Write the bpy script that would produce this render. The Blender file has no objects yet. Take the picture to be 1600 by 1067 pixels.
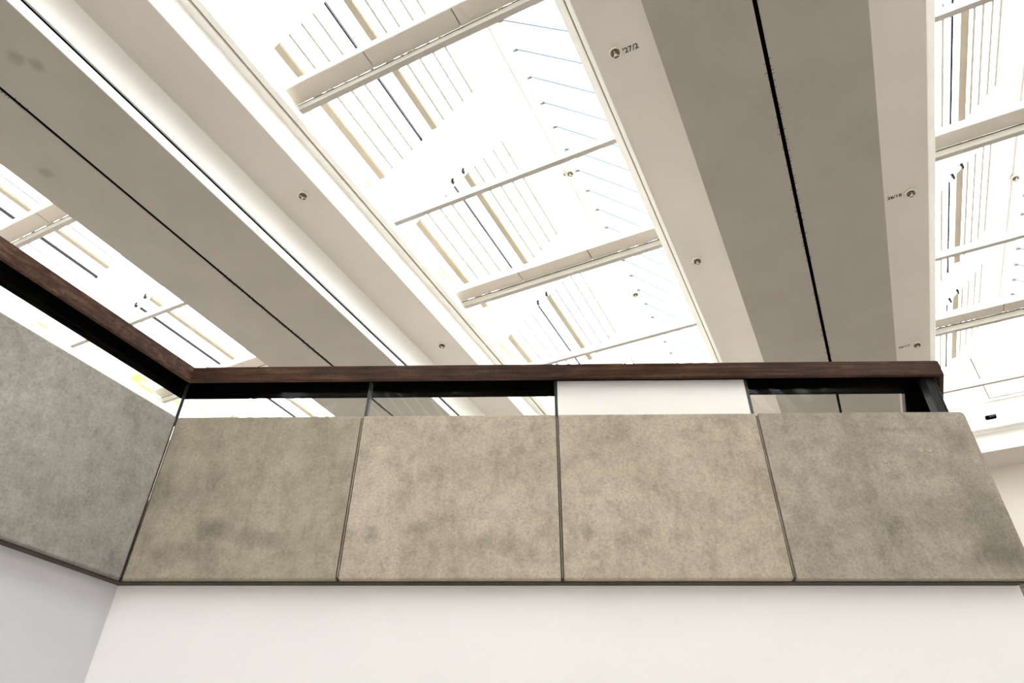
import bpy, bmesh, math, random
from mathutils import Vector, Matrix
random.seed(7)
S = bpy.context.scene
COL = S.collection

# ------------------------------------------------------------------ camera
EYE = 1.6
YAW, PITCH, ROLL, F = math.radians(-2.08837595), math.radians(37.11170022), math.radians(.67577832), 1082.9
fw = Vector((math.sin(YAW)*math.cos(PITCH), math.cos(YAW)*math.cos(PITCH), math.sin(PITCH)))
rt = Vector((math.cos(YAW), -math.sin(YAW), 0))
up = rt.cross(fw)
r2 = math.cos(ROLL)*rt + math.sin(ROLL)*up
u2 = -math.sin(ROLL)*rt + math.cos(ROLL)*up
cam = bpy.data.cameras.new('camera')
cam.sensor_width = 36.0
cam.lens = F*36.0/1600.0
cam.clip_end = 200
co = bpy.data.objects.new('camera', cam)
COL.objects.link(co)
m = Matrix((r2, u2, -fw)).transposed().to_4x4()
m.translation = Vector((0, 0, EYE))
co.matrix_world = m
S.camera = co

# ------------------------------------------------------------------ light: bright even cloud cover over the rooflights
SKY = 10.7
w = bpy.data.worlds.new('overcast_sky'); S.world = w; w.use_nodes = True
nt = w.node_tree; nt.nodes.clear()
bgd = nt.nodes.new('ShaderNodeBackground'); wo = nt.nodes.new('ShaderNodeOutputWorld')
bgd.inputs['Color'].default_value = (.97, .985, 1.0, 1); bgd.inputs['Strength'].default_value = SKY
nt.links.new(bgd.outputs[0], wo.inputs[0])
S.view_settings.view_transform = 'Standard'
S.view_settings.look = 'None'
S.view_settings.exposure = 0.0
S.view_settings.gamma = 1.0
S.view_settings.use_curve_mapping = False
S.cycles.max_bounces = 14
S.cycles.diffuse_bounces = 8
S.cycles.transparent_max_bounces = 32
S.cycles.sample_clamp_indirect = 12

# ------------------------------------------------------------------ frames
AZ = math.radians(24.3)
ROTZ = -AZ                      # roof grid: local x = across the rooflights, local y = along them
U = Vector((math.cos(AZ), -math.sin(AZ), 0)); W = Vector((math.sin(AZ), math.cos(AZ), 0))
def uw(u, w_, h): return U*u + W*w_ + Vector((0, 0, h + EYE))
W0, W1 = -6.0, 14.46            # the room along the roof grid
WO0, WO1 = -5.2, 13.70          # the rooflight openings
HS, HD = 6.0, 5.396             # soffit and duct undersides above the eye
PER = 6.089

# ------------------------------------------------------------------ materials
def newmat(name):
    m_ = bpy.data.materials.new(name); m_.use_nodes = True
    n = m_.node_tree.nodes; l = m_.node_tree.links
    return m_, n, l, n['Principled BSDF']
def ramp(n, stops):
    r = n.new('ShaderNodeValToRGB'); e = r.color_ramp.elements
    while len(e) < len(stops): e.new(.5)
    for i, (p, c) in enumerate(stops):
        e[i].position = p; e[i].color = (*c, 1) if len(c) == 3 else c
    return r
def noise(n, l, vec, scale, detail=6, rough=.6, stretch=None):
    if stretch:
        mp = n.new('ShaderNodeMapping'); mp.inputs['Scale'].default_value = stretch
        l.new(vec, mp.inputs['Vector']); vec = mp.outputs['Vector']
    t = n.new('ShaderNodeTexNoise'); t.inputs['Scale'].default_value = scale
    t.inputs['Detail'].default_value = detail; t.inputs['Roughness'].default_value = rough
    l.new(vec, t.inputs['Vector']); return t
def mixc(n, l, f, a, b, mode='MIX'):
    x = n.new('ShaderNodeMix'); x.data_type = 'RGBA'; x.blend_type = mode
    for s, v in ((0, f), (6, a), (7, b)):
        if isinstance(v, (int, float)): x.inputs[s].default_value = v
        elif isinstance(v, tuple): x.inputs[s].default_value = (*v, 1)
        else: l.new(v, x.inputs[s])
    return x.outputs[2]
def bump(n, l, h, strength, dist, p):
    b = n.new('ShaderNodeBump'); b.inputs['Strength'].default_value = strength; b.inputs['Distance'].default_value = dist
    l.new(h, b.inputs['Height']); l.new(b.outputs[0], p.inputs['Normal'])
def paint(name, col, rough=.6, var=.04, scale=3, grain=.0):
    m_, n, l, p = newmat(name)
    tc = n.new('ShaderNodeTexCoord')
    a = noise(n, l, tc.outputs['Object'], scale)
    r = ramp(n, [(.3, tuple(c*(1-var) for c in col)), (.7, tuple(min(1, c*(1+var)) for c in col))])
    l.new(a.outputs['Fac'], r.inputs[0]); out = r.outputs[0]
    if grain:
        g = noise(n, l, tc.outputs['Object'], 160, 3, .7)
        gr = ramp(n, [(.3, (1-grain,)*3), (.7, (1+grain,)*3)]); l.new(g.outputs['Fac'], gr.inputs[0])
        out = mixc(n, l, 1.0, out, gr.outputs[0], 'MULTIPLY')
        bump(n, l, g.outputs['Fac'], .15, .003, p)
    l.new(out, p.inputs['Base Color']); p.inputs['Roughness'].default_value = rough
    return m_
def plain(name, col, rough=.5, metal=0):
    return paint(name, col, rough, .05, 6) if not metal else _metal(name, col, rough)
def _metal(name, col, rough):
    m_, n, l, p = newmat(name); tc = n.new('ShaderNodeTexCoord')
    a = noise(n, l, tc.outputs['Object'], 12); r = ramp(n, [(.3, tuple(c*.85 for c in col)), (.7, col)])
    l.new(a.outputs['Fac'], r.inputs[0]); l.new(r.outputs[0], p.inputs['Base Color'])
    p.inputs['Metallic'].default_value = .8; p.inputs['Roughness'].default_value = rough
    return m_

M = {}
M['wall_left'] = paint('white_wall_cool_shade', (.575, .57, .60), .7, .015, 1.5, .015)  # white paint greyed to carry the cooler, weaker light on the left side
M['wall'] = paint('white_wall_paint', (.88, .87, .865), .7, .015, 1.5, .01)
M['soffit'] = paint('pale_soffit_paint', (.64, .595, .55), .75, .03, 1.2, .03)
M['duct_side'] = paint('duct_side_paint', (.90, .89, .87), .6, .02, 2)
M['white'] = paint('rooflight_white_paint', (.90, .885, .85), .5, .02, 2)
M['slat'] = paint('slat_grey', (.42, .40, .36), .6, .02, 2)
M['cream'] = paint('crossbar_cream_paint', (.66, .63, .57), .6, .03, 2)
M['line'] = paint('grey_joint_line', (.26, .245, .22), .8, .03, 2)
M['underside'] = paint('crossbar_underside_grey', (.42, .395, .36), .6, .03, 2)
M['thick'] = paint('box_slat_cream', (.36, .31, .245), .7, .06, 2)
M['panel'] = paint('crossbeam_panel_paint', (.60, .55, .48), .6, .04, 1.5, .02)
def matte(name, col, rough=.8, spec=.05):
    m_ = plain(name, col, rough); m_.node_tree.nodes['Principled BSDF'].inputs['Specular IOR Level'].default_value = spec; return m_
M['black'] = matte('black_gap', (.002, .002, .002), .9, 0)
M['dark'] = matte('dark_steel', (.010, .011, .012), .5, .25)
M['post'] = matte('post_steel', (.045, .047, .052), .4, .3)
M['channel'] = matte('black_channel', (.002, .002, .0016), .8, 0)
M['blue'] = plain('blue_grey_shade_edging', (.16, .24, .42), .5)  # blue-grey puts the shade along the rafter edges into colour
M['plastic'] = plain('detector_plastic', (.74, .70, .60), .4)
M['cage'] = plain('detector_dark_mesh', (.09, .08, .06), .6)
M['ink'] = plain('marker_ink', (.03, .03, .03), .8)
M['infill'] = paint('white_infill_board', (.95, .94, .91), .5, .01, 2)
M['beige'] = paint('end_wall_paint', (.72, .67, .60), .7, .02, 1)
M['floor'] = paint('polished_floor', (.60, .56, .52), .45, .08, .8, .03)

# duct underside: grey paint with a few soft stains of its own
m_, n, l, p = newmat('grey_duct_paint')
tc = n.new('ShaderNodeTexCoord')
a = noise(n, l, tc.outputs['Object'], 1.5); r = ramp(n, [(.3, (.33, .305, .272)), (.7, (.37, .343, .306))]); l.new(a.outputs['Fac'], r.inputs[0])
g = noise(n, l, tc.outputs['Object'], 170, 3, .7); gr = ramp(n, [(.3, (.94,)*3), (.7, (1.06,)*3)]); l.new(g.outputs['Fac'], gr.inputs[0])
out = mixc(n, l, 1.0, r.outputs[0], gr.outputs[0], 'MULTIPLY')
bump(n, l, g.outputs['Fac'], .15, .003, p)
geo = n.new('ShaderNodeNewGeometry')
for (u_, w_, rad) in ((-.967*HD, .192*HD, .075), (-.949*HD, .214*HD, .07), (-1.133*HD, .363*HD, .075)):
    pt = uw(u_, w_, HD)
    wob = noise(n, l, geo.outputs['Position'], 14, 2)
    d = n.new('ShaderNodeVectorMath'); d.operation = 'DISTANCE'; l.new(geo.outputs['Position'], d.inputs[0]); d.inputs[1].default_value = pt
    ad = n.new('ShaderNodeMath'); ad.operation = 'MULTIPLY_ADD'; l.new(wob.outputs['Fac'], ad.inputs[0]); ad.inputs[1].default_value = .05; l.new(d.outputs['Value'], ad.inputs[2])
    mr = n.new('ShaderNodeMapRange'); mr.interpolation_type = 'SMOOTHSTEP'
    mr.inputs['From Min'].default_value = rad*.6; mr.inputs['From Max'].default_value = rad*1.7
    mr.inputs['To Min'].default_value = .74; mr.inputs['To Max'].default_value = 1
    l.new(ad.outputs[0], mr.inputs['Value'])
    out = mixc(n, l, 1.0, out, mr.outputs[0], 'MULTIPLY')
l.new(out, p.inputs['Base Color']); p.inputs['Roughness'].default_value = .75
M['duct'] = m_

def on_front(px, py):
    d = r2*((px-800)/F) - u2*((py-533.5)/F) + fw; q = d*(5.0/d.y); return q.x, q.z
# old stains on the front panels: where, how wide, how tall (m), remaining brightness
SMUDGE = [(335, 828, .16, .10, .66), (392, 838, .15, .10, .70), (425, 846, .08, .08, .72), (290, 862, .45, .09, .80), (240, 790, .10, .5, .82), (300, 760, .3, .25, .90),
          (655, 832, .09, .11, .74), (583, 832, .05, .08, .78), (596, 886, .018, .07, .72), (780, 848, .35, .12, .84), (700, 668, .3, .04, .90),
          (1010, 832, .10, .09, .80), (1075, 672, .12, .02, .80), (918, 835, .05, .12, .84), (1130, 660, .10, .05, .84),
          (1398, 828, .07, .13, .74), (1470, 800, .22, .18, .80), (1545, 820, .18, .5, .74), (1400, 672, .25, .03, .84), (1500, 690, .12, .2, .84), (1560, 870, .3, .12, .78)]
def concrete(name, tint=(1, 1, 1), seed=0.0, dark=1.0):
    m_, n, l, p = newmat(name)
    tc = n.new('ShaderNodeTexCoord'); mp = n.new('ShaderNodeMapping'); mp.inputs['Location'].default_value = (seed, seed*.7, seed*1.3)
    l.new(tc.outputs['Object'], mp.inputs['Vector']); v = mp.outputs['Vector']
    t = lambda c: tuple(x*y*dark for x, y in zip(c, tint))
    a = noise(n, l, v, 1.3, 8, .62)
    r = ramp(n, [(.28, t((.365, .325, .27))), (.5, t((.44, .395, .33))), (.72, t((.515, .465, .395)))]); l.new(a.outputs['Fac'], r.inputs[0])
    b = noise(n, l, v, 7, 10, .75); br = ramp(n, [(.3, (.74,)*3), (.5, (.98,)*3), (.72, (1.16,)*3)]); l.new(b.outputs['Fac'], br.inputs[0])
    o = mixc(n, l, 1.0, r.outputs[0], br.outputs[0], 'MULTIPLY')
    c = noise(n, l, v, 2.2, 9, .8, (2, 2, .9)); cr = ramp(n, [(.36, (.6, .59, .57)), (.53, (1, 1, 1))]); l.new(c.outputs['Fac'], cr.inputs[0])
    o = mixc(n, l, .5, o, cr.outputs[0], 'MULTIPLY')
    d = noise(n, l, v, 48, 6, .85); dr = ramp(n, [(.28, (.64,)*3), (.5, (1,)*3), (.72, (1.24,)*3)]); l.new(d.outputs['Fac'], dr.inputs[0])
    o = mixc(n, l, 1.0, o, dr.outputs[0], 'MULTIPLY')
    if name.split('_')[1] in ('olive', 'sand', 'buff', 'dun'):
        geo = n.new('ShaderNodeNewGeometry'); rng = {'olive': (0, 562), 'sand': (562, 872), 'buff': (872, 1185), 'dun': (1185, 1700)}[name.split('_')[1]]
        wv_ = noise(n, l, geo.outputs['Position'], 9, 6, .7, (1.6, 1, .8)); wc = n.new('ShaderNodeVectorMath'); wc.operation = 'MULTIPLY_ADD'
        l.new(wv_.outputs['Color'], wc.inputs[0]); wc.inputs[1].default_value = (.22, 0, .22); l.new(geo.outputs['Position'], wc.inputs[2])
        for (sx, sy, aw, ah, br_) in SMUDGE:
            if not rng[0] <= sx < rng[1]: continue
            X_, Z_ = on_front(sx, sy)
            sb = n.new('ShaderNodeVectorMath'); sb.operation = 'SUBTRACT'; l.new(wc.outputs[0], sb.inputs[0]); sb.inputs[1].default_value = (X_+.11, 5.0, Z_+EYE+.11)
            ml = n.new('ShaderNodeVectorMath'); ml.operation = 'MULTIPLY'; l.new(sb.outputs[0], ml.inputs[0]); ml.inputs[1].default_value = (1/aw, 0, 1/ah)
            ln = n.new('ShaderNodeVectorMath'); ln.operation = 'LENGTH'; l.new(ml.outputs[0], ln.inputs[0])
            mr = n.new('ShaderNodeMapRange'); mr.interpolation_type = 'SMOOTHSTEP'
            mr.inputs['From Min'].default_value = .2; mr.inputs['From Max'].default_value = 1.25; mr.inputs['To Min'].default_value = br_; mr.inputs['To Max'].default_value = 1
            l.new(ln.outputs['Value'], mr.inputs['Value']); o = mixc(n, l, 1.0, o, mr.outputs[0], 'MULTIPLY')
    # pinholes
    vo = n.new('ShaderNodeTexVoronoi'); vo.inputs['Scale'].default_value = 9; l.new(v, vo.inputs['Vector'])
    vr = ramp(n, [(.022, (.28,)*3), (.045, (1,)*3)]); l.new(vo.outputs['Distance'], vr.inputs[0])
    gate = noise(n, l, v, 2.7, 1); gt = ramp(n, [(.54, (0,)*3), (.58, (1,)*3)]); l.new(gate.outputs['Fac'], gt.inputs[0])
    o = mixc(n, l, gt.outputs[0], o, mixc(n, l, 1.0, o, vr.outputs[0], 'MULTIPLY'))
    # hairline scratches
    s_ = noise(n, l, v, 2.0, 2, .5, (1, 1, .25)); vv = n.new('ShaderNodeTexVoronoi'); vv.feature = 'DISTANCE_TO_EDGE'; vv.inputs['Scale'].default_value = 1.7
    wv = n.new('ShaderNodeVectorMath'); wv.operation = 'ADD'; l.new(v, wv.inputs[0]); l.new(noise(n, l, v, 5, 4).outputs['Color'], wv.inputs[1]); l.new(wv.outputs[0], vv.inputs['Vector'])
    sr = ramp(n, [(.0, (.8,)*3), (.006, (1,)*3)]); l.new(vv.outputs['Distance'], sr.inputs[0])
    sg = ramp(n, [(.56, (0,)*3), (.62, (1,)*3)]); l.new(s_.outputs['Fac'], sg.inputs[0])
    o = mixc(n, l, sg.outputs[0], o, mixc(n, l, 1.0, o, sr.outputs[0], 'MULTIPLY'))
    l.new(o, p.inputs['Base Color']); p.inputs['Roughness'].default_value = .72
    p.inputs['Specular IOR Level'].default_value = .35
    hh = n.new('ShaderNodeMath'); hh.operation = 'ADD'; l.new(b.outputs['Fac'], hh.inputs[0]); l.new(d.outputs['Fac'], hh.inputs[1])
    bump(n, l, hh.outputs[0], .35, .006, p)
    return m_
CONC = [concrete('concrete_%s' % nm, tint, sd) for nm, tint, sd in
        (('olive', (.84, .82, .76), 0.0), ('sand', (1.06, 1.02, .97), 3.1), ('buff', (1.04, 1.01, .95), 7.7), ('dun', (.84, .82, .80), 12.3))]
M['conc_left'] = concrete('concrete_left_shaded', (.96, .99, 1.08), 21.0, .74)  # shaded copy of the concrete: weaker, cooler light put into its tint
M['conc_edge'] = concrete('concrete_dark_edge', (.9, .88, .80), 30.0, .17)  # near-black: joint backing, and underside strips with shade in their colour

def wood():
    m_, n, l, p = newmat('dark_stained_timber')
    tc = n.new('ShaderNodeTexCoord'); v = tc.outputs['Object']
    a = noise(n, l, v, 3, 8, .7, (.5, 3, 9)); r = ramp(n, [(.3, (.016, .008, .0045)), (.5, (.045, .025, .016)), (.75, (.115, .072, .05))]); l.new(a.outputs['Fac'], r.inputs[0])
    b = noise(n, l, v, 1.1, 5, .7, (1, 1, 1)); br = ramp(n, [(.35, (.55, .55, .6)), (.65, (1.6, 1.35, 1.2))]); l.new(b.outputs['Fac'], br.inputs[0])
    o = mixc(n, l, 1, r.outputs[0], br.outputs[0], 'MULTIPLY')
    c = noise(n, l, v, 45, 6, .8); cr = ramp(n, [(.3, (.75,)*3), (.7, (1.25,)*3)]); l.new(c.outputs['Fac'], cr.inputs[0])
    o = mixc(n, l, 1, o, cr.outputs[0], 'MULTIPLY')
    l.new(o, p.inputs['Base Color']); p.inputs['Roughness'].default_value = .5; p.inputs['Specular IOR Level'].default_value = .1
    bump(n, l, a.outputs['Fac'], .2, .004, p)
    return m_
M['wood'] = wood()

# stained upper well lining
m_, n, l, p = newmat('stained_well_lining')
tc = n.new('ShaderNodeTexCoord'); a = noise(n, l, tc.outputs['Object'], 2.3, 4, .6, (1, .7, 4))
r = ramp(n, [(.54, (.86, .85, .81)), (.62, (.60, .47, .10))]); l.new(a.outputs['Fac'], r.inputs[0]); l.new(r.outputs[0], p.inputs['Base Color'])
p.inputs['Roughness'].default_value = .6
M['stained'] = m_

m_ = bpy.data.materials.new('clear_glass'); m_.use_nodes = True
n = m_.node_tree.nodes; l = m_.node_tree.links; n.clear()
tr = n.new('ShaderNodeBsdfTransparent'); gl = n.new('ShaderNodeBsdfGlossy'); fr = n.new('ShaderNodeFresnel'); mx = n.new('ShaderNodeMixShader'); o = n.new('ShaderNodeOutputMaterial')
tr.inputs[0].default_value = (.965, .972, .965, 1); gl.inputs['Roughness'].default_value = .02; fr.inputs['IOR'].default_value = 1.5
gg = n.new('ShaderNodeNewGeometry'); bf = n.new('ShaderNodeMath'); bf.operation = 'SUBTRACT'; bf.inputs[0].default_value = 1; l.new(gg.outputs['Backfacing'], bf.inputs[1])
fm = n.new('ShaderNodeMath'); fm.operation = 'MULTIPLY'; fa = n.new('ShaderNodeMath'); fa.operation = 'MULTIPLY'; fa.inputs[1].default_value = .16; l.new(fr.outputs[0], fa.inputs[0]); l.new(fa.outputs[0], fm.inputs[0]); l.new(bf.outputs[0], fm.inputs[1])
l.new(fm.outputs[0], mx.inputs[0]); l.new(tr.outputs[0], mx.inputs[1]); l.new(gl.outputs[0], mx.inputs[2]); l.new(mx.outputs[0], o.inputs[0])
M['glass'] = m_

# ------------------------------------------------------------------ mesh helpers
def box(bm, x0, x1, y0, y1, z0, z1):
    vs = [bm.verts.new(c) for c in ((x0,y0,z0),(x1,y0,z0),(x1,y1,z0),(x0,y1,z0),(x0,y0,z1),(x1,y0,z1),(x1,y1,z1),(x0,y1,z1))]
    for f in ((0,3,2,1),(4,5,6,7),(0,1,5,4),(1,2,6,5),(2,3,7,6),(3,0,4,7)): bm.faces.new([vs[i] for i in f])
def prism(bm, poly, z0, z1):
    """vertical prism over a plan polygon (anticlockwise)"""
    a = [bm.verts.new((x, y, z0)) for x, y in poly]; b = [bm.verts.new((x, y, z1)) for x, y in poly]
    bm.faces.new(a[::-1]); bm.faces.new(b); k = len(poly)
    for i in range(k): bm.faces.new((a[i], a[(i+1) % k], b[(i+1) % k], b[i]))
def extr(bm, prof, y0, y1):
    """profile in x,z swept along y"""
    a = [bm.verts.new((x, y0, z)) for x, z in prof]; b = [bm.verts.new((x, y1, z)) for x, z in prof]
    bm.faces.new(a); bm.faces.new(b[::-1]); k = len(prof)
    for i in range(k): bm.faces.new((a[i], b[i], b[(i+1) % k], a[(i+1) % k]))
def slope_box(bm, p0, p1, th, y0, y1):
    """box following the sloping line p0-p1 (x,z), th thick upwards"""
    d = Vector((p1[0]-p0[0], p1[1]-p0[1])).normalized(); nn = Vector((-d.y, d.x))
    if nn.y < 0: nn = -nn
    extr(bm, [p0, p1, (p1[0]+nn.x*th, p1[1]+nn.y*th), (p0[0]+nn.x*th, p0[1]+nn.y*th)], y0, y1)
def tube(bm, a, b, r, seg=10):
    a, b = Vector(a), Vector(b); d = (b-a)
    q = d.to_track_quat('Z', 'Y').to_matrix().to_4x4(); q.translation = (a+b)/2
    bmesh.ops.create_cone(bm, cap_ends=True, segments=seg, radius1=r, radius2=r, depth=d.length, matrix=q)
def lathe(bm, prof, seg=32):
    rings = []
    for r_, z in prof:
        rings.append([bm.verts.new((r_*math.cos(2*math.pi*i/seg), r_*math.sin(2*math.pi*i/seg), z)) for i in range(seg)] if r_ > 1e-6 else [bm.verts.new((0, 0, z))])
    for a, b in zip(rings, rings[1:]):
        for i in range(seg):
            j = (i+1) % seg
            if len(a) == 1 and len(b) == 1: continue
            if len(a) == 1: bm.faces.new((a[0], b[j], b[i]))
            elif len(b) == 1: bm.faces.new((a[i], a[j], b[0]))
            else: bm.faces.new((a[i], a[j], b[j], b[i]))
def finish(bm, bevel=0, segs=2):
    bmesh.ops.recalc_face_normals(bm, faces=bm.faces)
    if bevel: bmesh.ops.bevel(bm, geom=list(bm.edges), offset=bevel, segments=segs, profile=.6, affect='EDGES', clamp_overlap=True)
def obj(name, bm, mat, parent=None, loc=None, rz=None, bevel=0, segs=2, smooth=False):
    finish(bm, bevel, segs)
    me = bpy.data.meshes.new(name); bm.to_mesh(me); bm.free(); me.materials.append(mat)
    if smooth:
        for f in me.polygons: f.use_smooth = True
    return link(name, me, parent, loc, rz)
def link(name, me, parent=None, loc=None, rz=None):
    o = bpy.data.objects.new(name, me); COL.objects.link(o)
    if parent: o.parent = parent
    if loc is not None: o.location = loc
    if rz is not None: o.rotation_euler = (0, 0, rz)
    return o
def empty(name, loc, rz=0):
    o = bpy.data.objects.new(name, None); COL.objects.link(o); o.location = loc; o.rotation_euler = (0, 0, rz); o.empty_display_size = .2
    return o
def tag(o, label=None, cat=None, group=None, kind=None):
    if label: o['label'] = label
    if cat: o['category'] = cat
    if group: o['group'] = group
    if kind: o['kind'] = kind
    return o
def B(*args):
    bm = bmesh.new(); box(bm, *args); return bm

# ------------------------------------------------------------------ plan of the gallery (world x,y)
YF = 5.0; UL = -4.811; UR = 1.169
def isect(u_, y_):                       # the point with roof coordinate u_ and world y_
    x = (u_ + y_*math.sin(AZ))/math.cos(AZ); return Vector((x, y_))
def Lc(t): return isect(UL - t, YF + t)
def Rc(t, ur=UR): return isect(ur - t, YF + t)
W2 = Vector((W.x, W.y))
def along(p, d): return p + W2*d
def to_w(p, w_): return p + W2*(w_ - p.dot(W2))
ZB, ZT = 1.645 + EYE, 3.014 + EYE        # concrete band
TH = .115
UW0, UW1 = -12.4, 8.0                    # outer walls
def uwp(u_, w_): v = U*u_ + W*w_; return Vector((v.x, v.y))
T2 = lambda *ps: [(p.x, p.y) for p in ps]

# ------------------------------------------------------------------ structure
zc = HS + EYE
bm = bmesh.new(); prism(bm, T2(uwp(UW0, W0), uwp(UW1, W0), uwp(UW1, W1), uwp(UW0, W1)), -.2, 0)
tag(obj('floor', bm, M['floor']), kind='structure')
# white wall under the concrete band, front and left, and the return to the right
bm = bmesh.new(); prism(bm, T2(Lc(TH), Rc(TH), Rc(TH+.2), Lc(TH+.2)), 0, ZB+.3)
tag(obj('wall_front', bm, M['wall']), kind='structure')
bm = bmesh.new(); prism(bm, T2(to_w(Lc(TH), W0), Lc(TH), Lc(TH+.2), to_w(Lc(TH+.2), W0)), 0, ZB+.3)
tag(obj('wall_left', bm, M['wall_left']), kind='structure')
bm = bmesh.new(); prism(bm, T2(Rc(TH), to_w(Rc(TH), W1), to_w(Rc(TH+.2), W1), Rc(TH+.2)), 0, ZB+.3)
tag(obj('wall_right', bm, M['wall']), kind='structure')
# upper floor slab behind the parapets
bm = bmesh.new()
prism(bm, T2(Lc(TH+.2), Rc(TH+.2), to_w(Rc(TH+.2), W1), uwp(UW0+.02, W1), uwp(UW0+.02, W0), to_w(Lc(TH+.2), W0)), 2.0+EYE, 2.4+EYE)
tag(obj('floor', bm, M['floor']), kind='structure')
# outer walls
for nm, x0, x1, y0, y1, mt in (('wall_back', UW0, UW1, W0-.2, W0, 'wall'), ('wall_end', UW0, UW1, W1, W1+.2, 'beige'),
                               ('wall_outer_left', UW0-.2, UW0, W0-.2, W1+.2, 'wall'), ('wall_outer_right', UW1, UW1+.2, W0-.2, W1+.2, 'wall')):
    tag(obj(nm, B(x0, x1, y0, y1, 0, zc+1.1), M[mt], rz=ROTZ), kind='structure')

# ceiling bands between the rooflights
OPEN = []                                # (u_left, u_right) of the three openings
for k in (-1, 0, 1): OPEN.append((-4.242 + k*PER, -.918 + k*PER))
bands = [(UW0, OPEN[0][0]), (OPEN[0][1], OPEN[1][0]), (OPEN[1][1], 1.851), (5.171, UW1)]
OPEN[2] = (1.851, 5.171)
TOPH = .97                               # roof thickness over the soffit
for (a, b) in bands:
    tag(obj('ceiling', B(a, b, W0, W1, zc, zc+TOPH), M['soffit'], rz=ROTZ), kind='structure')
for (a, b) in OPEN:
    tag(obj('ceiling', B(a, b, WO1, W1, zc, zc+TOPH), M['soffit'], rz=ROTZ), kind='structure')
    tag(obj('ceiling', B(a, b, W0, WO0, zc, zc+TOPH), M['soffit'], rz=ROTZ), kind='structure')

# daylight portals in the plane of the openings (they only guide the sky light)
for (a, b) in OPEN:
    li = bpy.data.lights.new('daylight_portal', 'AREA'); li.shape = 'RECTANGLE'; li.size = b-a-.2; li.size_y = WO1-WO0-.1
    li.cycles.is_portal = True
    lo = bpy.data.objects.new('daylight_portal', li); COL.objects.link(lo)
    lo.location = uw((a+b)/2, (WO0+WO1)/2, HS+.33); lo.rotation_euler = (0, 0, ROTZ)

# ------------------------------------------------------------------ parapets
JX = [isect(UL, YF).x, -1.435, .202, 1.854, Rc(0).x]
par = empty('concrete_parapet', (0, YF, ZB))
tag(par, 'front balcony parapet of four large square concrete panels above the white wall', 'parapet')
par_loc = Vector((0, YF, ZB))
plab = ['blotchy dark olive concrete panel with pale scuffs at its left edge', 'sandy concrete panel with a faint swirl low down',
        'even buff concrete panel under the white board', 'concrete panel with rounded end and ringed pock marks']
for i in range(4):
    g = .011
    a0 = Vector((JX[i]+g, YF)); b0 = Vector((JX[i+1]-(g if i < 3 else 0), YF))
    a1 = Vector((a0.x if i else Lc(TH).x+g, YF+TH)); b1 = Vector((b0.x if i < 3 else Rc(TH).x, YF+TH))
    bm = bmesh.new(); prism(bm, [(p_.x, p_.y-YF) for p_ in (a0, b0, b1, a1)], 0, ZT-ZB)
    if i == 3:
        xm = max(v.co.x for v in bm.verts); zm = ZT-ZB
        ed = [e for e in bm.edges if all(v.co.z > zm-.001 and v.co.x > JX[4]-.2 for v in e.verts) and abs(e.verts[0].co.y-e.verts[1].co.y) > .05]
        bmesh.ops.bevel(bm, geom=ed, offset=.035, segments=5, profile=.5, affect='EDGES')
    o = obj('concrete_panel', bm, CONC[i], par, bevel=.012, segs=3, smooth=False); o['label'] = plab[i]
bm = bmesh.new()
prism(bm, [(Lc(.035).x+.01, .035), (Rc(.035).x-.03, .035), (Rc(TH-.01).x-.03, TH-.01), (Lc(TH-.01).x+.01, TH-.01)], .012, ZT-ZB-.004)
tag(obj('joint_backing', bm, M['conc_edge'], par), 'dark recessed backing of the panel joints')
for i in (1, 2, 3):
    tag(obj('joint_strip', B(JX[i]-.0035, JX[i]+.0035, .012, .034, .02, ZT-ZB-.02), CONC[3], par), 'thin mortar fillet in the joint')
# drip strip under the panels, its shade put into the dark colour
bm = bmesh.new(); prism(bm, [(Lc(.05).x, .05), (Rc(.05).x-.02, .05), (Rc(TH-.002).x-.02, TH-.002), (Lc(TH-.002).x, TH-.002)], -.012, .03)
tag(obj('drip_strip', bm, M['conc_edge'], par), 'grooved strip along the underside, coloured dark for its shade')
# pock marks with raised rings on the last panel
def pock(x, z, r_):
    bm = bmesh.new(); lathe(bm, [(r_, 0), (r_*.9, .003), (r_*.45, .004), (r_*.35, .0005), (0, .0003)], 14)
    bmesh.ops.transform(bm, matrix=Matrix.Rotation(math.pi/2, 4, 'X'), verts=bm.verts)
    return bm
bm = bmesh.new()
for (px, py) in ((1383,720),(1387,735),(1438,703),(1451,703),(1440,722),(1485,750),(1497,750),(1436,730)):
    x, z = on_front(px, py)
    q = pock(x, z, .022); bmesh.ops.translate(q, vec=(x, -.001, z+EYE-ZB), verts=q.verts)
    t_ = bpy.data.meshes.new('t'); q.to_mesh(t_); bm.from_mesh(t_); q.free(); bpy.data.meshes.remove(t_)
o = obj('pock_marks', bm, CONC[2], par, smooth=True); tag(o, 'small ringed pock marks on the right panel', kind='stuff')

parl = empty('concrete_parapet', (to_w(Lc(0), 1).x, to_w(Lc(0), 1).y, ZB))
tag(parl, 'concrete parapet, coloured for its weaker light, running to the left foreground edge', 'parapet')
pl = parl.location
wl1 = Lc(0).dot(W2)
def lpoly(t0, t1, w0, end_gap=.011):
    return [(p_.x-pl.x, p_.y-pl.y) for p_ in (to_w(Lc(t0), w0), along(Lc(t0), -end_gap), along(Lc(t1), -end_gap), to_w(Lc(t1), w0))]
for (wa, wb) in ((1.62, None), (-.03, 1.60), (-1.68, -.05), (-3.33, -1.70), (-5.0, -3.35)):
    bm = bmesh.new()
    if wb is None: prism(bm, lpoly(0, TH, wa), 0, ZT-ZB)
    else: prism(bm, [(p_.x-pl.x, p_.y-pl.y) for p_ in (to_w(Lc(0), wa), to_w(Lc(0), wb), to_w(Lc(TH), wb), to_w(Lc(TH), wa))], 0, ZT-ZB)
    obj('concrete_panel', bm, M['conc_left'], parl, bevel=.014, segs=3)
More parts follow.
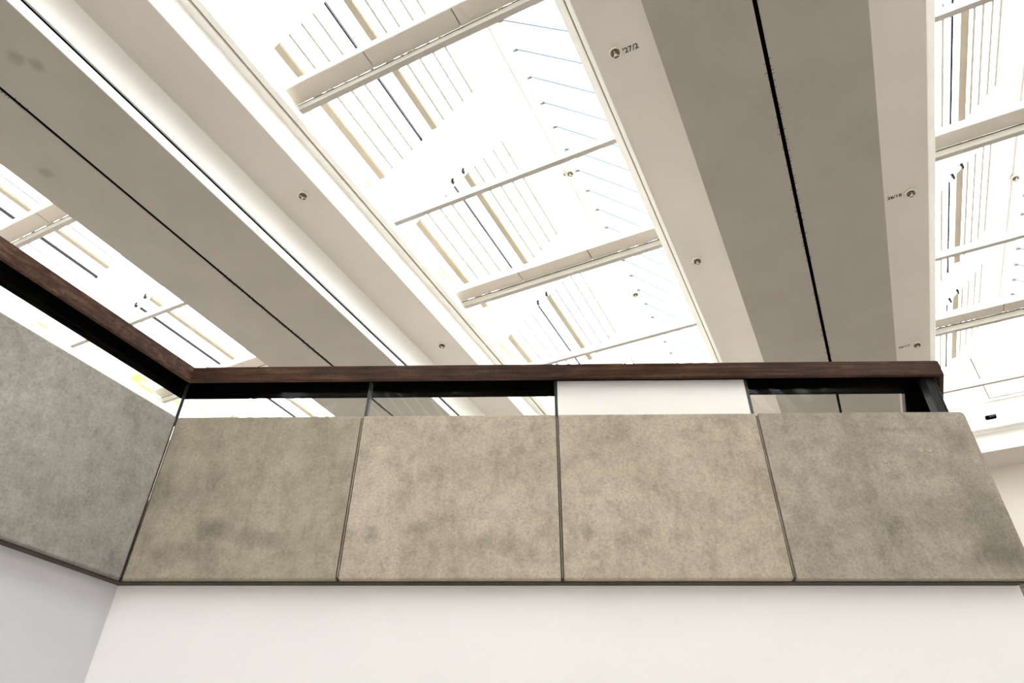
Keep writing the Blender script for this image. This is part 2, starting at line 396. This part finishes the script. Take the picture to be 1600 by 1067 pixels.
bm = bmesh.new(); prism(bm, lpoly(.035, TH-.01, -5, .0), .012, ZT-ZB-.004); tag(obj('joint_backing', bm, M['conc_edge'], parl), 'dark recessed backing of the panel joints')
bm = bmesh.new(); prism(bm, lpoly(.05, TH-.002, -5, 0), -.012, .03); tag(obj('drip_strip', bm, M['conc_edge'], parl), 'grooved strip along the underside, coloured dark for its shade')

# return parapet on the right, seen end-on only
pr = empty('concrete_parapet', (Rc(0).x, Rc(0).y, ZB)); tag(pr, 'concrete parapet return running back from the rounded right end', 'parapet')
for i in range(5):
    a_, b_ = .14 + i*1.65, .14 + i*1.65 + 1.63
    bm = bmesh.new(); P0 = Rc(0); P1 = Rc(TH)
    prism(bm, [(p_.x-P0.x, p_.y-P0.y) for p_ in (along(P0, a_), along(P0, b_), along(P1, b_), along(P1, a_))], 0, ZT-ZB)
    obj('concrete_panel', bm, CONC[3], pr, bevel=.014, segs=2)

# ------------------------------------------------------------------ handrails
ZR0, ZR1 = 3.385 + EYE, 3.531 + EYE
URr = 1.147
DR = .30
def rail(name, P0, P1, Q0, Q1, label, fascia_pts, ends):
    pass
def quad(bm, pts, z0, z1, org): prism(bm, [(p_[0]-org[0], p_[1]-org[1]) for p_ in pts], z0-org[2], z1-org[2])
hr = empty('handrail', (0, YF, ZR0)); org = (0, YF, ZR0)
tag(hr, 'long dark brown timber handrail on thin posts over the front concrete parapet', 'handrail')
bm = bmesh.new(); quad(bm, [Lc(0), Rc(0, URr), Rc(.035, URr), Lc(.035)], ZR0, ZR1, org); obj('timber_fascia', bm, M['wood'], hr, bevel=.004)
bm = bmesh.new(); quad(bm, [Lc(.036), Rc(.036, URr), Rc(DR, URr), Lc(DR)], ZR0+.05, ZR1, org); obj('timber_top', bm, M['wood'], hr)
bm = bmesh.new(); quad(bm, [Lc(.036), Rc(.036, URr), Rc(.07, URr), Lc(.07)], ZR0+.012, ZR0+.05, org)
quad(bm, [Lc(.10), Rc(.10, URr), Rc(DR-.03, URr), Lc(DR-.03)], ZR0+.03, ZR0+.049, org)
quad(bm, [Lc(DR-.03), Rc(DR-.03, URr), Rc(DR, URr), Lc(DR)], ZR0, ZR0+.05, org)
tag(obj('steel_channel', bm, M['channel'], hr), 'black steel channel under the timber')
for i, x in enumerate((JX[1], JX[2], JX[3])):
    bm = bmesh.new(); box(bm, x-.012, x+.012, .085, .145, ZT-ZR0+.001, .03); tag(obj('post', bm, M['post'], hr, bevel=.002), 'thin steel flat post')
bm = bmesh.new(); a_ = Lc(.085); b_ = Lc(.15)
dx = Vector((b_.x-a_.x, b_.y-a_.y)).normalized(); nx = Vector((-dx.y, dx.x))*.012
quad(bm, [a_+nx, a_-nx, b_-nx, b_+nx], ZT+.001, ZR0+.03, org); obj('post', bm, M['dark'], hr)
# small clamp foot beside the corner post
bm = bmesh.new(); box(bm, a_.x+.04, a_.x+.075, .12, .15, ZT-ZR0+.001, ZT-ZR0+.07); obj('clamp', bm, M['post'], hr, bevel=.003)
# right hand end plates
bm = bmesh.new(); e0 = Rc(.05, URr); e1 = along(Rc(.05, URr), .10)
box(bm, e0.x-.105, e0.x-.035, .06, .16, ZT-ZR0+.001, .03); tag(obj('post', bm, M['dark'], hr, bevel=.004), 'broad dark end post')
bm = bmesh.new(); box(bm, e0.x-.03, e0.x-.024, .055, .12, ZT-ZR0+.001, .03); obj('edge_strip', bm, M['post'], hr)

hl = empty('handrail', (to_w(Lc(0), 1).x, to_w(Lc(0), 1).y, ZR0)); org = tuple(hl.location)
tag(hl, 'dark timber handrail over the left concrete parapet, coming towards the viewer', 'handrail')
WS = -5.0
bm = bmesh.new(); quad(bm, [to_w(Lc(0), WS), Lc(0), Lc(.035), to_w(Lc(.035), WS)], ZR0, ZR1, org); obj('timber_fascia', bm, M['wood'], hl, bevel=.004)
bm = bmesh.new(); quad(bm, [to_w(Lc(.036), WS), Lc(.036), Lc(DR), to_w(Lc(DR), WS)], ZR0+.05, ZR1, org); obj('timber_top', bm, M['wood'], hl)
bm = bmesh.new(); quad(bm, [to_w(Lc(.036), WS), Lc(.036), Lc(.07), to_w(Lc(.07), WS)], ZR0+.012, ZR0+.05, org)
quad(bm, [to_w(Lc(.10), WS), Lc(.10), Lc(DR-.03), to_w(Lc(DR-.03), WS)], ZR0+.03, ZR0+.049, org)
quad(bm, [to_w(Lc(DR-.03), WS), Lc(DR-.03), Lc(DR), to_w(Lc(DR), WS)], ZR0, ZR0+.05, org)
tag(obj('steel_channel', bm, M['channel'], hl), 'black steel channel under the timber')
for w_ in (1.45, -.25, -1.9, -3.6):
    p0 = to_w(Lc(.085), w_); p1 = to_w(Lc(.145), w_); d = W2*.012
    bm = bmesh.new(); quad(bm, [p0-d, p0+d, p1+d, p1-d], ZT+.001, ZR0+.03, org); obj('post', bm, M['post'], hl)

hb = empty('handrail', (Rc(0, URr).x, Rc(0, URr).y, ZR0)); org = tuple(hb.location)
tag(hb, 'black underside of handrail return at the far right end', 'handrail')
WE = 9.0
R0, R1, R2_, R3 = Rc(0, URr), Rc(.035, URr), Rc(.036, URr), Rc(DR, URr)
bm = bmesh.new(); quad(bm, [R0, to_w(R0, WE), to_w(R1, WE), R1], ZR0, ZR1, org); obj('timber_fascia', bm, M['wood'], hb, bevel=.003)
bm = bmesh.new(); quad(bm, [R2_, to_w(R2_, WE), to_w(R3, WE), R3], ZR0+.05, ZR1, org); obj('timber_top', bm, M['wood'], hb)
bm = bmesh.new(); quad(bm, [Rc(.10, URr), to_w(Rc(.10, URr), WE), to_w(R3, WE), R3], ZR0+.002, ZR0+.049, org); obj('steel_channel', bm, M['channel'], hb)
for d_ in (1.5, 3.1, 4.7):
    p0 = along(Rc(.085, URr), d_); p1 = along(Rc(.145, URr), d_); d = W2*.012
    bm = bmesh.new(); quad(bm, [p0-d, p0+d, p1+d, p1-d], ZT+.001, ZR0+.03, org); obj('post', bm, M['post'], hb)

# balustrade infill: glass, glass, white board, glass; glass on the left
YG = YF + .108
def infill(name, x0, x1, mat, label, cat, th=.012, grp=None):
    bm = bmesh.new(); cx = (x0+x1)/2; box(bm, x0-cx, x1-cx, -th/2, th/2, 0, ZR0+.028-ZT)
    return tag(obj(name, bm, mat, loc=(cx, YG, ZT+.002)), label, cat, grp)
infill('glass_panel', Lc(.11).x+.02, JX[1]-.014, M['glass'], 'clear glass infill of the first bay, beside the left corner of the balustrade', 'glass', grp='balustrade glass')
infill('glass_panel', JX[1]+.014, JX[2]-.014, M['glass'], 'clear glass infill of the second bay, left of the white board', 'glass', grp='balustrade glass')
o = infill('white_board', JX[2]+.014, JX[3]-.014, M['infill'], 'opaque white board filling the third bay under the timber handrail', 'board')
o.location.y = YF + .095
infill('glass_panel', JX[3]+.014, Rc(.11, URr).x-.27, M['glass'], 'clear glass infill of the last bay with reflections, right of the white board', 'glass', grp='balustrade glass')
gx = Rc(.11, URr).x
gp = bpy.data.objects
bm = bmesh.new(); c0 = to_w(Lc(.102), .5)
prism(bm, [(p_.x-c0.x, p_.y-c0.y) for p_ in (to_w(Lc(.102), -4.9), along(Lc(.102), -.03), along(Lc(.114), -.03), to_w(Lc(.114), -4.9))], 0, ZR0+.028-ZT)
tag(obj('glass_panel', bm, M['glass'], loc=(c0.x, c0.y, ZT+.002)), 'clear glass infill under the left handrail, above the left concrete parapet', 'glass', 'balustrade glass')

# ------------------------------------------------------------------ ducts boxed below the soffit
def duct(uc, label, hw=.796):
    r = empty('ceiling_duct', uw(uc, 4, HD), ROTZ); tag(r, label, 'duct', 'boxed ducts hung below the ceiling')
    y0, y1 = W0-4+.02, W1-4-.01; g = .018
    for a, b in ((-hw, -g), (g, hw)):
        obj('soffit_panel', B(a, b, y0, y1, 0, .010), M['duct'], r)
    tag(obj('brush_gap', B(-g-.02, g+.02, y0, y1, .0105, .03), M['black'], r), 'black gap between the two panels')
    # brush bristles poking out along the gap
    bm = bmesh.new(); y = -3.0
    while y < 9.5:
        s_ = random.choice((-1, 1)); L_ = random.uniform(.004, .022)
        c = (random.random()**2)
        if math.sin(y*1.7+uc)+math.sin(y*.9) > -.2:
            box(bm, s_*g-.001, s_*g+s_*L_, y, y+.004, -.002, .004) if s_ > 0 else box(bm, s_*g+s_*L_, s_*g+.001, y, y+.004, -.002, .004)
        y += random.uniform(.012, .05)
    tag(obj('brush_bristles', bm, M['black'], r), 'black bristles of the brush seal', kind='stuff')
    for s_ in (-1, 1):
        x0, x1 = (hw-.02, hw) if s_ > 0 else (-hw, -hw+.02)
        obj('side_lip', B(x0, x1, y0, y1, .0105, .118), M['duct_side'], r)
        x0, x1 = (hw-.05, hw-.02) if s_ > 0 else (-hw+.02, -hw+.05)
        obj('shadow_gap', B(x0, x1, y0, y1, .10, .20), M['black'], r)
        x0, x1 = (hw-.02, hw) if s_ > 0 else (-hw, -hw+.02)
        obj('side_panel', B(x0, x1, y0, y1, .165, HS-HD-.001), M['duct_side'], r)
    return r
duct(-5.619, 'wide grey boxed ceiling duct left of the central rooflight with a slotted white side')
duct(.4695, 'wide grey boxed ceiling duct between the central and right rooflights')

# ------------------------------------------------------------------ rooflights
# section (offset from the left jamb of the opening, height above the eye)
LS = [(-4.08, 6.97, 1), (-3.94, 7.09, 0), (-3.80, 7.20, 0), (-3.67, 7.31, 0), (-3.54, 7.42, 2), (-3.36, 7.57, 1), (-3.23, 7.68, 0), (-3.10, 7.79, 0), (-2.96, 7.91, 0), (-2.83, 8.02, 0)]
APX = (-2.26, 8.50); FOOT = (-.90, 7.0)
SL = .85
def meshof(bm, name, mat, bevel=0, smooth=False):
    finish(bm, bevel); me = bpy.data.meshes.new(name); bm.to_mesh(me); bm.free(); me.materials.append(mat)
    if smooth:
        for f in me.polygons: f.use_smooth = True
    return me
GS, GL, GP = 2.47, 1.98, 2.82            # slat groups: first start, length, pitch
starts = [GS + GP*k for k in range(-3, 4)]
me_slat = meshof(B(-.013, .013, 0, GL, 0, .05), 'slat', M['slat'])
me_slatd = meshof(B(-.010, .010, 0, GL, 0, .05), 'slat_dark', M['dark'])
bm = bmesh.new(); extr(bm, [(-.045, 0), (.035, 0), (.045, .02), (.045, .07), (-.045, .07)], 0, GL); me_thick = meshof(bm, 'box_slat', M['thick'])
me_brk = meshof(B(-.012, .012, -.02, .02, -.03, .05), 'bracket', M['dark'], .003)
GB = .43
gb_w = [3.92 + GB*k for k in range(-21, 23)]
dR = Vector((FOOT[0]-APX[0], FOOT[1]-APX[1])); LR = dR.length; dRn = dR.normalized()
bm = bmesh.new(); slope_box(bm, (0, 0), (dR.x, dR.y), .10, 0, .15); me_raf = meshof(bm, 'rafter', M['white'], .004)
bm = bmesh.new(); slope_box(bm, (.03, -.035), (dR.x, dR.y-.005), .035, -.018, 0); me_shade_edging = meshof(bm, 'edging', M['blue'])  # thin strip coloured as the shadow edge of each rafter
bm = bmesh.new(); slope_box(bm, (0, .0), (dR.x, dR.y), .012, .15, GB); me_pane = meshof(bm, 'pane', M['glass'])
for v in me_pane.vertices: v.co.z += .07
me_rbr = meshof(B(-.035, .03, -.009, .009, -.03, .02), 'rafter_bracket', M['cage'], .003)

def rooflight(idx, off, ua, ub):
    name = 'window_%d' % idx
    r = empty(name, uw(ua, 4, HS), ROTZ); tag(r, kind='structure')
    X = lambda u_: u_ + off - ua          # module u -> local x
    Y = lambda w_: w_ - 4
    Z = lambda h: h - HS
    wid = ub - ua
    # white lining of the well and stepped frame
    for x0, x1 in ((0, .012), (wid-.012, wid)):
        obj('well_lining', B(x0, x1, Y(WO0), Y(WO1), .0, .36), M['white'], r)
    obj('well_lining', B(.012, wid-.012, Y(WO1)-.012, Y(WO1), 0, .36), M['white'], r)
    obj('well_lining', B(.012, wid-.012, Y(WO0), Y(WO0)+.012, 0, .36), M['white'], r)
    for s_ in (0, 1):
        bm = bmesh.new()
        prof = [(.012, .34), (.095, .34), (.095, .37), (.115, .37), (.115, .355), (.185, .355), (.185, .50), (.012, .50)]
        if s_: prof = [(wid-x, z) for x, z in prof]
        extr(bm, prof, Y(WO0)+.012, Y(WO1)-.012); obj('frame', bm, M['white'], r)
        x0 = .097 if not s_ else wid-.113
        tag(obj('frame_groove', B(x0+.004, x0+.011, Y(WO0)+.02, Y(WO1)-.02, .362, .369), M['line'], r), 'thin grey groove in the frame')
    bm = bmesh.new(); prof = [(0, .34), (.10, .34), (.10, .37), (.13, .37), (.13, .355), (.2, .355), (.2, .5), (0, .5)]
    a_ = [bm.verts.new((.186, Y(WO1)-.012-x, z)) for x, z in prof]; b_ = [bm.verts.new((wid-.186, Y(WO1)-.012-x, z)) for x, z in prof]
    bm.faces.new(a_); bm.faces.new(b_[::-1])
    for i in range(len(prof)): j = (i+1) % len(prof); bm.faces.new((a_[i], b_[i], b_[j], a_[j]))
    obj('frame', bm, M['white'], r)
    # stained upright between frame and louvres
    obj('upstand', B(.0, .03, Y(WO0), Y(WO1), .501, .93), M['stained'], r)
    bm = bmesh.new(); box(bm, wid-.03, wid, Y(WO0), Y(WO1), .501, Z(FOOT[1])); obj('upstand', bm, M['white'], r)
    # cross beams: deep panelled ones alternate with slender ones
    back = [3.03 + 1.818*k for k in range(-4, 6)]
    for k, wb in enumerate(back):
        major = (k % 2 == 0)
        y = Y(wb)
        bm = bmesh.new(); x0, x1 = .03, wid-.03
        box(bm, x0, x1, y-.066, y, .47, .57)
        bar = obj('crossbar', bm, M['cream'] if major else M['white'], r, bevel=.004)
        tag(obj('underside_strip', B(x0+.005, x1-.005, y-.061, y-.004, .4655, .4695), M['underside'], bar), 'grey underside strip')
        if major:
            tag(obj('groove', B(x0+.1, x1-.1, y-.0685, y-.0665, .552, .5705), M['cage'], bar), 'thin dark groove')
            bar['label'] = 'deep white crossbar with grey underside panels'
            w3 = (x1-x0-.18)/3; xs = x0+.09
            for q in range(3):
                obj('soffit_panel', B(xs+q*w3+.006, xs+(q+1)*w3-.006, y-.27, y-.072, .571, .60), M['panel'], bar)
            obj('panel_backing', B(xs, x1-.09, y-.265, y-.0665, .6005, .66), M['cage'], bar)
            obj('edge_trim', B(xs, x1-.09, y-.285, y-.271, .575, .68), M['white'], bar)
            bm = bmesh.new()
            for q in range(3):
                xm = xs + (q+.42)*w3; box(bm, xm-.03, xm+.03, y-.078, y-.066, .565, .585)
            obj('clip', bm, M['white'], bar)
    # louvred left slope
    z0 = Z(LS[0][1])
    def pt(u_): return (X(u_), Z(6.97 + SL*(u_+4.08)))
    gaps = []
    prev = WO0
    for s_ in starts + [None]:
        e_ = s_ if s_ is not None else WO1
        if e_ > prev + .05:
            gaps.append((prev, e_))
        prev = (s_ + GL) if s_ is not None else e_
    for a_, b_ in gaps:
        bm = bmesh.new(); slope_box(bm, pt(-4.21), pt(-2.79), .08, Y(a_)+.002, Y(b_)-.002); obj('slope_panel', bm, M['white'], r)
    bm = bmesh.new(); slope_box(bm, pt(-2.785), (X(APX[0]), Z(APX[1])), .08, Y(WO0), Y(WO1)); obj('slope_panel', bm, M['white'], r)
    for gi, s_ in enumerate(starts):
        for (u_, h_, t_) in LS:
            if t_ == 2: me_ = me_slatd; nm = 'slat'
            elif t_ == 1: me_ = me_thick; nm = 'box_slat'
            else: me_ = me_slat; nm = 'slat'
            o_ = link(nm, me_, r, (X(u_), Y(s_), Z(h_)))
            if t_ == 2: o_['label'] = 'thin black slat'
        for (u_, h_, t_) in LS[:-1]:
            um = u_ + .065
            if t_ == 0 or t_ == 1:
                pass
        bm = bmesh.new(); slope_box(bm, pt(-4.15), pt(-2.8), .01, Y(s_), Y(s_+GL))
        for v in bm.verts: v.co.z += .12
        obj('pane', bm, M['glass'], r)
        # diagonal control rod just before the group
        if gi >= 2:
            p0 = pt(-4.1); p1 = pt(-3.0)
            bm = bmesh.new(); tube(bm, (p0[0], Y(s_)-.10, p0[1]-.05), (p1[0], Y(s_)-.10, p1[1]-.05), .008)
            rod = obj('control_rod', bm, M['white'], r, smooth=True)
            for ub_ in (-3.50, -3.345):
                pb = pt(ub_); link('bracket', me_brk, rod, (pb[0], Y(s_)-.10, pb[1]-.06))
    # ridge and glazed right slope
    obj('ridge_beam', B(X(APX[0])-.07, X(APX[0])+.07, Y(WO0), Y(WO1), Z(APX[1])-.10, Z(APX[1])-.005), M['white'], r)
    for w_ in gb_w:
        if w_ < WO0 or w_+GB > WO1: continue
        pos = (X(APX[0])+.08, Y(w_), Z(APX[1])-.08)
        if off == 0 or off: 
            link('rafter', me_raf, r, pos); link('edging', me_shade_edging, r, pos)
            link('pane', me_pane, r, pos)
            if w_ > 2: link('rafter_bracket', me_rbr, r, (pos[0]+.03, pos[1], pos[2]-.03))
    # gables
    g0, g1 = X(-4.242), X(-.918)
    for yy0, yy1 in ((Y(WO1), Y(WO1)+.08), (Y(WO0)-.08, Y(WO0))):
        bm = bmesh.new(); prof = [(g0, .92), pt(-4.15), (X(APX[0]), Z(APX[1])+.1), (g1, Z(FOOT[1])+.1), (g1, .92)]
        extr(bm, prof, yy0, yy1); obj('gable', bm, M['white'], r)
    return r
rl = [rooflight(1, -PER, *OPEN[0]), rooflight(2, 0, *OPEN[1]), rooflight(3, PER, *OPEN[2])]

# ------------------------------------------------------------------ detectors
def text_mesh(txt, size):
    cu = bpy.data.curves.new('t', 'FONT'); cu.body = txt; cu.size = size; cu.extrude = .0008; cu.align_x = 'LEFT'; cu.align_y = 'CENTER'
    cu.offset = .0012
    t_ = bpy.data.objects.new('t', cu); COL.objects.link(t_)
    dg = bpy.context.evaluated_depsgraph_get(); dg.update()
    me = bpy.data.meshes.new_from_object(t_.evaluated_get(dg)); bpy.data.objects.remove(t_); me.materials.clear(); me.materials.append(M['ink'])
    return me
bm = bmesh.new(); lathe(bm, [(0, 0), (.062, 0), (.062, -.012), (.055, -.022), (.047, -.026), (.046, -.02), (0, -.02)]); me_base = meshof(bm, 'base', M['plastic'], smooth=False)
bm = bmesh.new(); lathe(bm, [(.041, -.0205), (.040, -.044), (.034, -.050), (0, -.050)]); me_cage = meshof(bm, 'cage', M['cage'])
bm = bmesh.new(); lathe(bm, [(.014, -.0505), (.013, -.056), (.006, -.058), (0, -.058)], 20)
for k in range(3):
    a_ = 2*math.pi*k/3+.5; d = Vector((math.cos(a_), math.sin(a_), 0)); q = Vector((-d.y, d.x, 0))*.003
    for z0_, z1_, r0, r1 in ((-.055, -.051, .012, .042),):
        vs = [d*r0+q, d*r1+q, d*r1-q, d*r0-q]
        va = [bm.verts.new((v.x, v.y, z0_)) for v in vs]; vb = [bm.verts.new((v.x, v.y, z1_)) for v in vs]
        bm.faces.new(va); bm.faces.new(vb[::-1])
        for i in range(4): bm.faces.new((va[i], vb[i], vb[(i+1) % 4], va[(i+1) % 4]))
me_hub = meshof(bm, 'hub', M['plastic'])
def pix(px, py, h):
    d = r2*((px-800)/F) - u2*((py-533.5)/F) + fw; return d*(h/d.z) + Vector((0, 0, EYE))
def detector(px, py, h, label, txt=None, side=1, tsize=.075, scale=1.0):
    p_ = pix(px, py, h); r = empty('smoke_detector', p_, ROTZ); tag(r, label, 'smoke detector', 'round smoke detectors on the ceiling')
    r.scale = (scale,)*3
    link('base', me_base, r); link('cage', me_cage, r); link('hub', me_hub, r)
    if txt:
        me = text_mesh(txt, tsize); xs = [v.co.x for v in me.vertices]; L_ = max(xs)
        o_ = link('lettering', me, r); o_.rotation_euler = (math.pi, 0, 0)
        o_.location = (.066, .03, -.0015) if side > 0 else (-.085-L_, .0, -.0015)
    return r
detector(961, 81, HS, 'round smoke detector with 27/2 written beside it, right of the central rooflight', "'27/2", 1, .075)
detector(474, 304, HS, 'round smoke detector on the pale soffit nearest the upper left, no lettering')
detector(691, 538, HS, 'round smoke detector on the left pale soffit just above the handrail')
detector(1089, 406, HS, 'unmarked round smoke detector on the pale soffit right of the central rooflight')
detector(1422, 300, HS, 'round smoke detector with 26/18 written on its left, beside the right rooflight', '26/18', -1, .065)
detector(1432, 537, HS, 'round smoke detector with 26/17 written on its left, just above the handrail end', '26/17', -1, .065)
hr_ = APX[1]-.102
detector(891, 270, hr_, 'pale smoke detector marked 27/13 inside the central rooflight, nearer one', '27/13', -1, .06)
detector(993, 459, hr_, 'pale smoke detector high inside the central rooflight, above the handrail')
detector(1586, 277, hr_, 'cream smoke detector marked 26/24 inside the right rooflight at the picture edge', '26/24', -1, .06)
detector(1570, 467, hr_, 'cream smoke detector inside the right rooflight above a deep crossbar')

# ------------------------------------------------------------------ fittings on the end gable of the right rooflight
def ongable(px, py, w_=WO1-.001):
    d = r2*((px-800)/F) - u2*((py-533.5)/F) + fw; k = w_/d.dot(W); q = d*k; return q.dot(U), q.z
r = rl[2]; ua = OPEN[2][0]
cu_, ch_ = ongable(1548, 653)
bx = empty('black_box_fitting', uw(cu_, WO1-.002, ch_), ROTZ)
tag(bx, 'small black box fitting on the white gable inside the right rooflight', 'fitting')
obj('body', B(-.085, .085, -.07, 0, -.03, .03), M['black'], bx, bevel=.01)
obj('cover', B(-.03, .06, -.085, -.0705, -.02, .02), M['dark'], bx, bevel=.004)
a = ongable(1543, 628); b = ongable(1507, 566)
hp = empty('hatch_panel', uw(a[0]+.8, WO1-.002, a[1]), ROTZ); tag(hp, 'white rectangular hatch outline on the gable end of the right rooflight', 'hatch')
obj('leaf', B(-.74, .46, -.03, -.001, .06, 1.0), M['white'], hp, bevel=.004)
bm = bmesh.new()
box(bm, -.80, -.76, -.025, -.001, 0, 1.0); box(bm, -.76, .46, -.025, -.001, 0, .04)
obj('surround', bm, M['white'], hp, bevel=.004)
bm = bmesh.new(); box(bm, -.757, -.743, -.004, -.001, .04, 1.0); box(bm, -.757, .46, -.004, -.001, .043, .057); obj('gap', bm, M['cage'], hp)
